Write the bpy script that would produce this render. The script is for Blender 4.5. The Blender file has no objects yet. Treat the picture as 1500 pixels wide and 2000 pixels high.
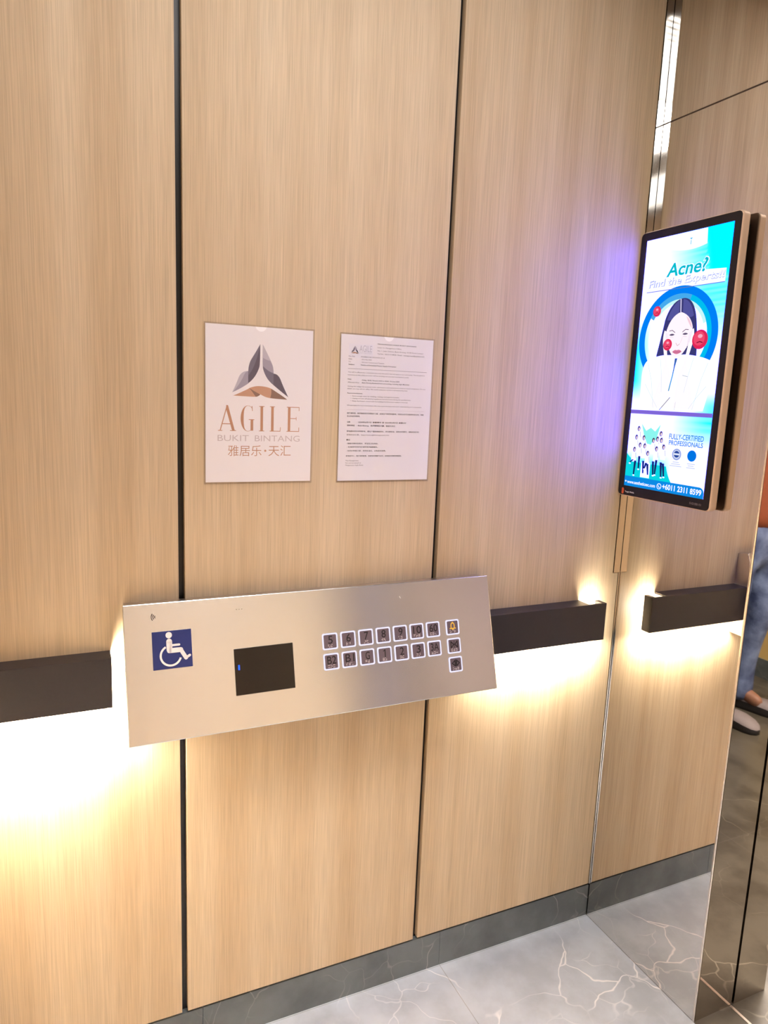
import bpy, bmesh, math, random
from mathutils import Vector, Matrix, Quaternion

random.seed(7)
S = bpy.context.scene
COL = S.collection

# ---------------------------------------------------------------- camera
YAW, PITCH, ROLL, FPX = 0.4363, -0.1656, 0.0398, 1387.8
fwd = Vector((math.sin(YAW) * math.cos(PITCH), math.cos(YAW) * math.cos(PITCH), math.sin(PITCH)))
rgt = Vector((math.cos(YAW), -math.sin(YAW), 0)); upv = rgt.cross(fwd)
c, s = math.cos(ROLL), math.sin(ROLL)
r2 = c * rgt + s * upv; u2 = -s * rgt + c * upv
cam = bpy.data.objects.new('camera', bpy.data.cameras.new('camera'))
COL.objects.link(cam)
cam.matrix_world = Matrix(((r2.x, u2.x, -fwd.x, -1.3217), (r2.y, u2.y, -fwd.y, -1.3702), (r2.z, u2.z, -fwd.z, 1.4342), (0, 0, 0, 1)))
cam.data.sensor_fit = 'HORIZONTAL'; cam.data.sensor_width = 36.0
cam.data.lens = 36.0 * FPX / 1500.0
cam.data.clip_start = 0.02
S.camera = cam

# ---------------------------------------------------------------- view, world, large lights
S.view_settings.view_transform = 'Standard'; S.view_settings.look = 'None'
S.view_settings.gamma = 1.0; S.view_settings.use_curve_mapping = False
S.view_settings.exposure = 0.02
S.cycles.max_bounces = 10; S.cycles.diffuse_bounces = 4; S.cycles.glossy_bounces = 5
S.cycles.transparent_max_bounces = 12; S.cycles.caustics_reflective = False
S.cycles.sample_clamp_indirect = 40.0; S.cycles.use_denoising = True
w = bpy.data.worlds.new('world'); S.world = w; w.use_nodes = True
w.node_tree.nodes['Background'].inputs[0].default_value = (1.0, 0.9, 0.78, 1)
w.node_tree.nodes['Background'].inputs[1].default_value = 0.05

CAR_LIGHT, CAR_COL = 10.0, (1.0, 0.96, 0.95)
DOWN_LIGHT, DOWN_SPREAD = 9.0, 72.0
LOBBY_LIGHT, LOBBY_COL = 240.0, (1.0, 0.95, 0.88)
LED_W_PER_M, LED_COL = 66.0, (1.0, 0.93, 0.78)
SCREEN = 1.0

def area_light(name, loc, rot, sx, sy, power, col, parent=None):
    l = bpy.data.lights.new(name, 'AREA'); l.shape = 'RECTANGLE'; l.size = sx; l.size_y = sy
    l.energy = power; l.color = col
    o = bpy.data.objects.new(name, l); COL.objects.link(o)
    o.location = Vector(loc) - (Vector(parent.location) if parent else Vector()); o.rotation_euler = rot
    if parent: o.parent = parent
    return o

XL, YF, CEIL = -1.665, -1.85, 2.43       # left wall, wall behind the camera, ceiling
area_light('ceiling_glow', (-0.83, -0.92, CEIL + 0.085), (0, 0, 0), 0.50, 0.54, CAR_LIGHT, CAR_COL)
dl = area_light('down_glow', (-0.83, -0.92, CEIL + 0.083), (0, 0, 0), 0.48, 0.52, DOWN_LIGHT, CAR_COL)  # narrow second beam added to brighten the lower walls
dl.data.spread = math.radians(DOWN_SPREAD)
area_light('lobby_glow', (1.15, 0.45, 2.56), (0, 0, 0), 1.2, 1.8, LOBBY_LIGHT, LOBBY_COL)  # added lobby lamp, placed where the control panel cannot reflect it

# ---------------------------------------------------------------- helpers
def lin(v):
    v = v / 255.0
    return v / 12.92 if v <= 0.04045 else ((v + 0.055) / 1.055) ** 2.4
def rgb(r, g, b): return (lin(r), lin(g), lin(b), 1.0)

def principled(name, col, rough=0.5, metal=0.0, spec=0.5, noise=0.0, nscale=40.0, rvar=0.0):
    m = bpy.data.materials.new(name); m.use_nodes = True
    nt = m.node_tree; b = nt.nodes['Principled BSDF']
    b.inputs['Base Color'].default_value = col; b.inputs['Roughness'].default_value = rough
    b.inputs['Metallic'].default_value = metal; b.inputs['Specular IOR Level'].default_value = spec
    if noise or rvar:
        tc = nt.nodes.new('ShaderNodeTexCoord'); n = nt.nodes.new('ShaderNodeTexNoise')
        n.inputs['Scale'].default_value = nscale; n.inputs['Detail'].default_value = 3
        nt.links.new(tc.outputs['Object'], n.inputs['Vector'])
        if noise:
            mx = nt.nodes.new('ShaderNodeMix'); mx.data_type = 'RGBA'
            mx.inputs[6].default_value = [max(0, x * (1 - noise)) for x in col[:3]] + [1]
            mx.inputs[7].default_value = [min(1, x * (1 + noise)) for x in col[:3]] + [1]
            nt.links.new(n.outputs['Fac'], mx.inputs[0]); nt.links.new(mx.outputs[2], b.inputs['Base Color'])
        if rvar:
            mr = nt.nodes.new('ShaderNodeMapRange')
            mr.inputs[3].default_value = rough - rvar; mr.inputs[4].default_value = rough + rvar
            nt.links.new(n.outputs['Fac'], mr.inputs[0]); nt.links.new(mr.outputs[0], b.inputs['Roughness'])
    return m

def emission(name, col, strength=1.0):
    m = bpy.data.materials.new(name); m.use_nodes = True
    nt = m.node_tree; nt.nodes.clear()
    e = nt.nodes.new('ShaderNodeEmission'); o = nt.nodes.new('ShaderNodeOutputMaterial')
    e.inputs[0].default_value = col; e.inputs[1].default_value = strength
    nt.links.new(e.outputs[0], o.inputs[0])
    return m

def wood_material():
    m = bpy.data.materials.new('oak_veneer'); m.use_nodes = True
    nt = m.node_tree; N = nt.nodes.new; L = nt.links.new; b = nt.nodes['Principled BSDF']
    geo = N('ShaderNodeNewGeometry'); oi = N('ShaderNodeObjectInfo')
    off = N('ShaderNodeVectorMath'); off.operation = 'MULTIPLY_ADD'
    cx = N('ShaderNodeCombineXYZ')
    for i in range(3): L(oi.outputs['Random'], cx.inputs[i])
    off.inputs[1].default_value = (7, 7, 3)
    L(cx.outputs[0], off.inputs[0]); L(geo.outputs['Position'], off.inputs[2])
    def nz(scale, detail=2.0, dist=0.0, rough=0.5):
        mp = N('ShaderNodeMapping'); mp.inputs['Scale'].default_value = scale
        n = N('ShaderNodeTexNoise'); n.inputs['Scale'].default_value = 1.0
        n.inputs['Detail'].default_value = detail; n.inputs['Distortion'].default_value = dist
        n.inputs['Roughness'].default_value = rough
        L(off.outputs[0], mp.inputs[0]); L(mp.outputs[0], n.inputs['Vector'])
        return n.outputs['Fac']
    def rng(f, a, b_, lo, hi):
        r = N('ShaderNodeMapRange'); r.inputs[1].default_value = a; r.inputs[2].default_value = b_
        r.inputs[3].default_value = lo; r.inputs[4].default_value = hi; L(f, r.inputs[0]); return r.outputs[0]
    band = nz((14, 14, 0.35), 3.0)                     # broad vertical tone bands
    grain = nz((620, 620, 9.0), 1.5, 0.2)              # fine vertical pores
    mid = nz((190, 190, 2.0), 2.0)
    mx = N('ShaderNodeMix'); mx.data_type = 'RGBA'
    mx.inputs[6].default_value = WOOD_A; mx.inputs[7].default_value = WOOD_B
    L(rng(band, 0.3, 0.7, 0.0, 1.0), mx.inputs[0])
    def mult(a, f):
        v = N('ShaderNodeMix'); v.data_type = 'RGBA'; v.blend_type = 'MULTIPLY'; v.inputs[0].default_value = 1
        cc = N('ShaderNodeCombineColor')
        for i in range(3): L(f, cc.inputs[i])
        L(a, v.inputs[6]); L(cc.outputs[0], v.inputs[7]); return v.outputs[2]
    col = mult(mx.outputs[2], rng(grain, 0.3, 0.62, 0.85, 1.03))
    col = mult(col, rng(mid, 0.3, 0.7, 0.95, 1.04))
    L(col, b.inputs['Base Color'])
    L(rng(grain, 0.3, 0.7, 0.64, 0.54), b.inputs['Roughness'])
    b.inputs['Specular IOR Level'].default_value = 0.5; b.inputs['Anisotropic'].default_value = 0.6
    tg = N('ShaderNodeTangent'); tg.direction_type = 'UV_MAP'; tg.uv_map = 'grain'; L(tg.outputs[0], b.inputs['Tangent'])
    bp = N('ShaderNodeBump'); bp.inputs['Strength'].default_value = 0.12; bp.inputs['Distance'].default_value = 0.0006
    L(grain, bp.inputs['Height']); L(bp.outputs[0], b.inputs['Normal'])
    return m

def stone_material(name, base, dark, vein, rough, joints=None, vein_amt=1.0):
    m = bpy.data.materials.new(name); m.use_nodes = True
    nt = m.node_tree; N = nt.nodes.new; L = nt.links.new; b = nt.nodes['Principled BSDF']
    geo = N('ShaderNodeNewGeometry'); pos = geo.outputs['Position']
    def noise(scale, detail=4, rough_=0.55, dist=0.0, off=(0, 0, 0)):
        mp = N('ShaderNodeMapping'); mp.inputs['Location'].default_value = off
        n = N('ShaderNodeTexNoise'); n.inputs['Scale'].default_value = scale; n.inputs['Detail'].default_value = detail
        n.inputs['Roughness'].default_value = rough_; n.inputs['Distortion'].default_value = dist
        L(pos, mp.inputs[0]); L(mp.outputs[0], n.inputs['Vector']); return n
    def math_(op, a, b_=None, v=0.0):
        q = N('ShaderNodeMath'); q.operation = op; L(a, q.inputs[0])
        if b_ is not None: L(b_, q.inputs[1])
        else: q.inputs[1].default_value = v
        return q.outputs[0]
    def rng(f, a, b_, lo, hi, smooth=True):
        r = N('ShaderNodeMapRange'); r.interpolation_type = 'SMOOTHSTEP' if smooth else 'LINEAR'
        r.inputs[1].default_value = a; r.inputs[2].default_value = b_
        r.inputs[3].default_value = lo; r.inputs[4].default_value = hi; L(f, r.inputs[0]); return r.outputs[0]
    cloud = noise(5.0, 6, 0.6).outputs['Fac']
    mx = N('ShaderNodeMix'); mx.data_type = 'RGBA'; mx.inputs[6].default_value = dark; mx.inputs[7].default_value = base
    L(rng(cloud, 0.35, 0.62, 0, 1), mx.inputs[0])
    wob = noise(2.6, 4, 0.55)
    add = N('ShaderNodeMix'); add.data_type = 'VECTOR'; add.inputs[0].default_value = 0.22
    L(pos, add.inputs[4]); L(wob.outputs['Color'], add.inputs[5])
    vor = N('ShaderNodeTexVoronoi'); vor.feature = 'DISTANCE_TO_EDGE'; vor.inputs['Scale'].default_value = 4.3
    L(add.outputs[1], vor.inputs['Vector'])
    vor2 = N('ShaderNodeTexVoronoi'); vor2.feature = 'DISTANCE_TO_EDGE'; vor2.inputs['Scale'].default_value = 11.0
    L(add.outputs[1], vor2.inputs['Vector'])
    mask = rng(noise(3.1, 3, 0.5, 0, (4, 2, 1)).outputs['Fac'], 0.44, 0.60, 0, 1)
    mask2 = rng(noise(4.1, 3, 0.5, 0, (9, 5, 3)).outputs['Fac'], 0.5, 0.66, 0, 0.55)
    v1 = math_('MULTIPLY', rng(vor.outputs['Distance'], 0.0, 0.009, 1, 0), mask)
    v2 = math_('MULTIPLY', rng(vor2.outputs['Distance'], 0.0, 0.016, 1, 0), mask2)
    vv = math_('MULTIPLY', math_('MAXIMUM', v1, v2), None, 0.85 * vein_amt)
    mv = N('ShaderNodeMix'); mv.data_type = 'RGBA'; mv.inputs[7].default_value = vein
    L(vv, mv.inputs[0]); L(mx.outputs[2], mv.inputs[6])
    out = mv.outputs[2]
    if joints:
        sep = N('ShaderNodeSeparateXYZ'); L(pos, sep.inputs[0])
        tot = None
        for ax, o_, step in joints:
            t = math_('DIVIDE', math_('SUBTRACT', sep.outputs[ax], None, o_), None, step)
            fr = math_('ABSOLUTE', math_('SUBTRACT', t, math_('ROUND', t)))
            j = rng(fr, 0.0, 0.0016 / step, 1, 0, False)
            tot = j if tot is None else math_('MAXIMUM', tot, j)
        mj = N('ShaderNodeMix'); mj.data_type = 'RGBA'; mj.inputs[7].default_value = rgb(105, 98, 92)
        L(math_('MULTIPLY', tot, None, 0.6), mj.inputs[0]); L(out, mj.inputs[6]); out = mj.outputs[2]
    L(out, b.inputs['Base Color'])
    b.inputs['Roughness'].default_value = rough
    return m

# ---------------------------------------------------------------- materials
WOOD_A, WOOD_B = rgb(193, 167, 133), rgb(213, 192, 161)
M = {}
M['wood'] = wood_material()
M['black_gap'] = principled('black_shadow_gap', rgb(12, 11, 12), 0.35)
M['dark_ceiling'] = principled('dark_bronze_ceiling', rgb(70, 58, 44), 0.45, noise=0.1)
M['stone_skirting'] = stone_material('grey_stone_skirting', rgb(108, 115, 118), rgb(86, 93, 96), rgb(180, 178, 174), 0.3, None, 0.8)
M['stone_floor'] = stone_material('grey_marble_floor', rgb(192, 199, 210), rgb(170, 176, 186), rgb(248, 245, 246), 0.3,
                                  [(0, -0.475, 0.595), (1, -0.62, 0.62)])
M['stone_lobby'] = stone_material('lobby_stone_floor', rgb(90, 84, 74), rgb(68, 62, 53), rgb(150, 141, 126), 0.28,
                                  [(0, 0.70, 0.578), (1, -0.85, 0.62)], 0.7)
M['mirror'] = principled('mirror_glass', (0.80, 0.765, 0.72, 1), 0.015, 1.0)
M['polished'] = principled('polished_steel', (0.60, 0.55, 0.49, 1), 0.02, 1.0)
M['chrome'] = principled('chrome_strip', (0.86, 0.83, 0.78, 1), 0.08, 1.0, rvar=0.05, nscale=30)
M['satin_edge'] = principled('satin_steel_edge', (0.80, 0.72, 0.64, 1), 0.32, 1.0, rvar=0.05)
M['seam'] = principled('dark_joint', rgb(62, 46, 34), 0.6)
M['rail'] = principled('dark_bronze_rail', rgb(46, 42, 45), 0.42, 0.0, 0.4, noise=0.12, nscale=180)
M['led'] = emission('led_tape', (1.0, 0.86, 0.6, 1), 6.0)
M['paper'] = principled('white_paper', rgb(253, 250, 252), 0.6, noise=0.01)
M['logo_ground'] = principled('pale_blue_print', rgb(249, 248, 254), 0.6)
M['ink'] = principled('black_ink', rgb(58, 50, 54), 0.7)
M['ink_soft'] = principled('grey_ink', rgb(120, 108, 110), 0.7)
M['copper_ink'] = principled('copper_ink', rgb(200, 146, 114), 0.5)
M['copper_light'] = principled('light_copper_ink', rgb(208, 160, 132), 0.5)
M['copper_dark'] = principled('dark_copper_ink', rgb(144, 110, 96), 0.5)
M['silver_ink'] = principled('silver_ink', rgb(212, 200, 202), 0.5)
M['slate_dark'] = principled('slate_ink', rgb(92, 84, 104), 0.5)
M['slate_mid'] = principled('mid_slate_ink', rgb(118, 112, 132), 0.5)
M['slate_light'] = principled('pale_slate_ink', rgb(170, 164, 182), 0.5)
M['slate_pale'] = principled('palest_slate_ink', rgb(200, 196, 208), 0.5)
M['sign_blue'] = principled('blue_sign', rgb(28, 44, 108), 0.35, noise=0.08)
M['sign_white'] = principled('white_sign_ink', rgb(240, 234, 232), 0.45)
M['black_glass'] = principled('black_display_glass', rgb(14, 8, 10), 0.12)
M['blue_led'] = emission('blue_indicator', (0.02, 0.10, 1.0, 1), 2.2)
M['button'] = principled('button_face', rgb(112, 98, 106), 0.38, 0.3, rvar=0.06, nscale=60)
M['button_ink'] = principled('button_black', rgb(18, 14, 16), 0.5)
M['ring'] = emission('lit_ring', (0.80, 0.78, 1.0, 1), 1.12)
M['braille'] = principled('braille_dot', rgb(225, 215, 212), 0.35)
M['amber'] = emission('amber_bell', (1.0, 0.52, 0.07, 1), 1.0)
M['scratch'] = principled('etched_mark', rgb(235, 225, 215), 0.5)
M['etch'] = principled('dark_etching', rgb(70, 56, 52), 0.5)
M['beige_plastic'] = principled('champagne_housing', rgb(214, 184, 158), 0.38, 0.25, noise=0.03)
M['bezel'] = principled('black_bezel_glass', rgb(12, 10, 16), 0.14)
M['dark_plate'] = principled('dark_mount', rgb(58, 46, 36), 0.6)
M['skin'] = principled('skin', rgb(140, 98, 78), 0.55, noise=0.06)
M['shirt'] = principled('rust_orange_cloth', rgb(124, 58, 28), 0.8, noise=0.14, nscale=120)
M['shoe'] = principled('charcoal_leather', rgb(34, 31, 33), 0.5, noise=0.1)
M['suede'] = principled('grey_suede', rgb(132, 122, 124), 0.8, noise=0.12, nscale=160)
M['lips'] = principled('lips', rgb(120, 66, 60), 0.5)
FACE_Y = 0.113
M['hair'] = principled('black_hair', rgb(24, 20, 20), 0.5)
M['lobby_wall'] = principled('ochre_lobby_wall', rgb(232, 200, 130), 0.5, noise=0.05, nscale=6)
M['jamb_dark_sheen'] = principled('dark_reflection_tint', rgb(112, 94, 80), 0.55, noise=0.03)  # far jambs coloured dark to imitate what polished metal would reflect
M['return_blue_sheen'] = principled('blue_reflection_tint', rgb(140, 150, 208), 0.4, 0.2)  # blue put into the colour in place of a bluish reflection
M['lobby_pale'] = principled('pale_lobby_wall', rgb(246, 228, 216), 0.5, noise=0.04, nscale=6)
M['light_panel'] = emission('ceiling_diffuser', (0.98, 0.95, 0.92, 1), 4.3)

def denim():
    m = principled('blue_denim', rgb(96, 112, 148), 0.85)
    nt = m.node_tree; b = nt.nodes['Principled BSDF']
    tc = nt.nodes.new('ShaderNodeTexCoord'); n = nt.nodes.new('ShaderNodeTexNoise'); n.inputs['Scale'].default_value = 9; n.inputs['Detail'].default_value = 6
    cr = nt.nodes.new('ShaderNodeValToRGB'); cr.color_ramp.elements[0].color = rgb(48, 60, 98); cr.color_ramp.elements[1].color = rgb(122, 138, 176)
    cr.color_ramp.elements[0].position = 0.35; cr.color_ramp.elements[1].position = 0.7
    nt.links.new(tc.outputs['Object'], n.inputs['Vector']); nt.links.new(n.outputs['Fac'], cr.inputs[0]); nt.links.new(cr.outputs[0], b.inputs['Base Color'])
    bp = nt.nodes.new('ShaderNodeBump'); bp.inputs['Strength'].default_value = 0.6; bp.inputs['Distance'].default_value = 0.02
    nt.links.new(n.outputs['Fac'], bp.inputs['Height']); nt.links.new(bp.outputs[0], b.inputs['Normal'])
    return m
M['denim'] = denim()

def brushed():
    m = principled('brushed_steel', (0.74, 0.745, 0.755, 1), 0.30, 1.0)
    nt = m.node_tree; b = nt.nodes['Principled BSDF']; N = nt.nodes.new
    geo = N('ShaderNodeNewGeometry'); mp = N('ShaderNodeMapping'); mp.inputs['Scale'].default_value = (6, 900, 900)
    n = N('ShaderNodeTexNoise'); n.inputs['Scale'].default_value = 1; n.inputs['Detail'].default_value = 2
    nt.links.new(geo.outputs['Position'], mp.inputs[0]); nt.links.new(mp.outputs[0], n.inputs['Vector'])
    mr = N('ShaderNodeMapRange'); mr.inputs[3].default_value = 0.255; mr.inputs[4].default_value = 0.275
    nt.links.new(n.outputs['Fac'], mr.inputs[0]); nt.links.new(mr.outputs[0], b.inputs['Roughness'])
    b.inputs['Anisotropic'].default_value = 0.75; b.inputs['Anisotropic Rotation'].default_value = 0.25
    t = N('ShaderNodeTangent'); t.direction_type = 'UV_MAP'; t.uv_map = 'grain'
    nt.links.new(t.outputs[0], b.inputs['Tangent'])
    return m
M['brushed'] = brushed()

def acrylic():
    m = bpy.data.materials.new('clear_acrylic'); m.use_nodes = True
    nt = m.node_tree; nt.nodes.clear(); N = nt.nodes.new
    o = N('ShaderNodeOutputMaterial'); tr = N('ShaderNodeBsdfTransparent'); gl = N('ShaderNodeBsdfGlossy'); mx = N('ShaderNodeMixShader')
    tr.inputs[0].default_value = (0.97, 0.965, 0.97, 1); gl.inputs['Roughness'].default_value = 0.06; mx.inputs[0].default_value = 0.035
    nt.links.new(tr.outputs[0], mx.inputs[1]); nt.links.new(gl.outputs[0], mx.inputs[2]); nt.links.new(mx.outputs[0], o.inputs[0])
    return m
M['acrylic'] = acrylic()

# ---------------------------------------------------------------- object builders
def link(o): COL.objects.link(o); return o
def wloc(o):
    v = Vector()
    while o is not None: v += Vector(o.location); o = o.parent
    return v
def tag(o, label=None, cat=None, group=None, kind=None):
    if label: o['label'] = label
    if cat: o['category'] = cat
    if group: o['group'] = group
    if kind: o['kind'] = kind
    return o
def thing(name, label, cat, loc, group=None):
    o = link(bpy.data.objects.new(name, None)); o.location = loc; o.empty_display_size = 0.05
    return tag(o, label, cat, group)

class MB:
    """collects world-space geometry, then links it as one mesh object"""
    def __init__(self): self.v = []; self.f = []; self.m = []; self.mats = []; self.bev = 0; self.smooth = False
    def mi(self, mat):
        if mat not in self.mats: self.mats.append(mat)
        return self.mats.index(mat)
    def add(self, vs, fs, mat):
        b = len(self.v); k = self.mi(mat); self.v += [tuple(p) for p in vs]
        for f in fs: self.f.append(tuple(i + b for i in f)); self.m.append(k)
        return self
    def box(self, a, b, mat):
        x0, y0, z0 = (min(a[i], b[i]) for i in range(3)); x1, y1, z1 = (max(a[i], b[i]) for i in range(3))
        vs = [(x0, y0, z0), (x1, y0, z0), (x1, y1, z0), (x0, y1, z0), (x0, y0, z1), (x1, y0, z1), (x1, y1, z1), (x0, y1, z1)]
        fs = [(0, 3, 2, 1), (4, 5, 6, 7), (0, 1, 5, 4), (1, 2, 6, 5), (2, 3, 7, 6), (3, 0, 4, 7)]
        return self.add(vs, fs, mat)
    def prism(self, poly, ext, mat):
        """poly: list of 3-D points (planar), ext: extrusion vector"""
        n = len(poly); e = Vector(ext)
        vs = [Vector(p) for p in poly] + [Vector(p) + e for p in poly]
        fs = [tuple(range(n))[::-1], tuple(range(n, 2 * n))] + [(i, (i + 1) % n, n + (i + 1) % n, n + i) for i in range(n)]
        return self.add(vs, fs, mat)
    def build(self, name, parent=None, bevel=0.0, smooth=False):
        me = bpy.data.meshes.new(name); loc = wloc(parent) if parent else Vector()
        if not parent and self.v:
            xs, ys, zs = zip(*self.v); loc = Vector(((min(xs) + max(xs)) / 2, (min(ys) + max(ys)) / 2, min(zs)))
        me.from_pydata([tuple(Vector(p) - loc) for p in self.v], [], self.f)
        for m_ in self.mats: me.materials.append(m_)
        for p, k in zip(me.polygons, self.m): p.material_index = k
        bm = bmesh.new(); bm.from_mesh(me)
        if self.fixn: bmesh.ops.recalc_face_normals(bm, faces=bm.faces[:])
        bm.to_mesh(me); bm.free()
        uv = me.uv_layers.new(name='grain')
        for p in me.polygons:
            ax = 1 if abs(p.normal.x) > 0.9 else 0
            for li in p.loop_indices:
                q = me.vertices[me.loops[li].vertex_index].co; uv.data[li].uv = (q[ax], q.z)
        if smooth:
            for p in me.polygons: p.use_smooth = True
        o = link(bpy.data.objects.new(name, me))
        if parent: o.parent = parent
        else: o.location = loc
        if bevel:
            b = o.modifiers.new('edge', 'BEVEL'); b.width = bevel; b.segments = 2; b.limit_method = 'ANGLE'; b.angle_limit = 0.6
        return o
    fixn = True

def text_mesh(body, offset=0.0):
    cu = bpy.data.curves.new('t', 'FONT'); cu.body = body; cu.size = 1.0; cu.resolution_u = 3; cu.offset = offset
    o = link(bpy.data.objects.new('t', cu))
    dg = bpy.context.evaluated_depsgraph_get(); dg.update()
    me = bpy.data.meshes.new_from_object(o.evaluated_get(dg))
    vs = [(v.co.x, v.co.y) for v in me.vertices]; fs = [tuple(p.vertices) for p in me.polygons]
    bpy.data.objects.remove(o); bpy.data.curves.remove(cu); bpy.data.meshes.remove(me)
    return vs, fs

class Flat:
    """2-D printed layers on a plane: origin + u*U + v*V + layer*lift*N"""
    def __init__(self, O, U, V, N, lift=0.00012):
        self.O, self.U, self.V, self.N, self.lift = Vector(O), Vector(U), Vector(V), Vector(N), lift
        self.mb = MB(); self.mb.fixn = False
        self.flip = Vector(U).cross(Vector(V)).dot(Vector(N)) < 0
    def P(self, u, v, l): return self.O + self.U * u + self.V * v + self.N * (l * self.lift)
    def faces(self, vs, fs, mat, l=1):
        if self.flip: fs = [f[::-1] for f in fs]
        self.mb.add([self.P(u, v, l) for u, v in vs], fs, mat)
    def poly(self, pts, mat, l=1):
        a = sum(pts[i][0] * pts[(i + 1) % len(pts)][1] - pts[(i + 1) % len(pts)][0] * pts[i][1] for i in range(len(pts)))
        if a < 0: pts = pts[::-1]
        self.faces(pts, [tuple(range(len(pts)))], mat, l)
    def rect(self, u0, v0, u1, v1, mat, l=1): self.poly([(u0, v0), (u1, v0), (u1, v1), (u0, v1)], mat, l)
    def ell(self, u, v, a, b, mat, l=1, n=28, rot=0.0):
        cr, sr = math.cos(rot), math.sin(rot)
        self.poly([(u + a * math.cos(t) * cr - b * math.sin(t) * sr, v + a * math.cos(t) * sr + b * math.sin(t) * cr) for t in [2 * math.pi * i / n for i in range(n)]], mat, l)
    def arc(self, u, v, r0, r1, t0, t1, mat, l=1, n=40, ky=1.0):
        vs = []; fs = []
        for i in range(n + 1):
            t = t0 + (t1 - t0) * i / n
            vs += [(u + r0 * math.cos(t), v + r0 * ky * math.sin(t)), (u + r1 * math.cos(t), v + r1 * ky * math.sin(t))]
        for i in range(n): fs.append((2 * i, 2 * i + 1, 2 * i + 3, 2 * i + 2))
        if t1 < t0: fs = [f[::-1] for f in fs]
        self.faces(vs, fs, mat, l)
    def line(self, pts, w_, mat, l=1):
        for (a, b), (c_, d) in zip(pts[:-1], pts[1:]):
            L_ = math.hypot(c_ - a, d - b) or 1e-9; nx, ny = -(d - b) / L_ * w_ / 2, (c_ - a) / L_ * w_ / 2
            self.poly([(a + nx, b + ny), (a - nx, b - ny), (c_ - nx, d - ny), (c_ + nx, d + ny)], mat, l)
            for p_ in ((a, b), (c_, d)): self.ell(p_[0], p_[1], w_ / 2, w_ / 2, mat, l, 10)
    def text(self, body, u0, v0, u1, v1, mat, l=1, offset=0.0, shear=0.0):
        """fit text into the box; v1=None keeps the natural proportion, u1=None likewise"""
        vs, fs = text_mesh(body, offset)
        if not vs: return
        x0, x1 = min(p[0] for p in vs), max(p[0] for p in vs); y0, y1 = min(p[1] for p in vs), max(p[1] for p in vs)
        if v1 is None: sx = (u1 - u0) / (x1 - x0); sy = sx
        elif u1 is None: sy = (v1 - v0) / (y1 - y0); sx = sy
        else: sx = (u1 - u0) / (x1 - x0); sy = (v1 - v0) / (y1 - y0)
        self.faces([(u0 + (x - x0) * sx + shear * (y - y0) * sy, v0 + (y - y0) * sy) for x, y in vs], fs, mat, l)
    def line_text(self, body, u0, base, u1, size, mat, l=1, offset=0.0):
        """text on a baseline, font size fixed, squeezed to end at u1"""
        vs, fs = text_mesh(body, offset)
        x1 = max(p[0] for p in vs); sx = (u1 - u0) / x1 if u1 else size
        self.faces([(u0 + x * sx, base + y * size) for x, y in vs], fs, mat, l)
    def build(self, name, parent): return self.mb.build(name, parent)

# ================================================================= SETTING
g = 0.006
EY, WT = -0.3753, 0.126                     # free edge of the mirror wall, its thickness
TOP = 2.52
def structure(o): o['kind'] = 'structure'; return o

# --- wall facing the camera: dark liner, three veneer panels
mb = MB(); mb.box((XL, 0.016, 0), (0.0, 0.06, TOP), M['black_gap'])
wall_back = structure(mb.build('wall_back'))
for xa, xb in ((XL + 0.002, -1.1083 - g), (-1.1083 + g, -0.5515 - g), (-0.5515 + g, -0.0232)):
    mb = MB()
    if xb > -0.1: mb.prism([(xa, 0, 0.1015), (-0.0055, 0, 0.1015), (-0.0055, 0, 0.9990), (xb, 0, 0.9990), (xb, 0, TOP), (xa, 0, TOP)], (0, 0.0159, 0), M['wood'])
    else: mb.box((xa, 0.0, 0.1015), (xb, 0.0159, TOP), M['wood'])
    mb.build('wood_panel', wall_back, bevel=0.0008)
mb = MB()
for xa, xb in ((XL, -1.0706), (-1.0698, -0.4776), (-0.4768, -0.0005)):
    mb.box((xa, 0.003, 0.0), (xb, 0.0158, 0.095), M['stone_skirting'])
structure(mb.build('baseboard_back'))

# --- left wall
mb = MB(); mb.box((XL - 0.06, YF, 0), (XL - 0.016, 0.06, TOP), M['black_gap'])
wall_left = structure(mb.build('wall_left'))
for ya, yb in ((-0.615, -0.003), (-1.233, -0.627), (-1.845, -1.245)):
    mb = MB(); mb.box((XL - 0.0159, ya, 0.1015), (XL, yb, TOP), M['wood']); mb.build('wood_panel', wall_left, bevel=0.0008)
mb = MB(); mb.box((XL - 0.0158, YF, 0), (XL - 0.003, -0.003, 0.095), M['stone_skirting']); structure(mb.build('baseboard_left'))

# --- wall behind the camera
mb = MB(); mb.box((XL, YF - 0.06, 0), (WT, YF - 0.016, TOP), M['black_gap'])
wall_front = structure(mb.build('wall_front'))
for xa, xb in ((XL + 0.003, -1.1143), (-1.1023, -0.5575), (-0.5455, -0.003)):
    mb = MB(); mb.box((xa, YF - 0.0159, 0.1015), (xb, YF, TOP), M['wood']); mb.build('wood_panel', wall_front, bevel=0.0008)
mb = MB(); mb.box((XL + 0.003, YF - 0.0158, 0), (-0.001, YF - 0.003, 0.095), M['stone_skirting']); structure(mb.build('baseboard_front'))

# --- right wall: return beside the doorway carrying the mirror, the other return, the head over the door
DOOR_Y1 = -1.62
mb = MB()
mb.box((0.004, EY, 0), (WT, 0.06, TOP), M['polished'])
mb.box((0.0, YF, 0), (0.004, DOOR_Y1, TOP), M['return_blue_sheen']); mb.box((0.0041, YF, 0), (WT, DOOR_Y1, TOP), M['jamb_dark_sheen'])
mb.box((0.0, DOOR_Y1, 2.15), (WT, EY + 0.0015, TOP), M['brushed'])
structure(mb.build('wall_right'))

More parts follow.
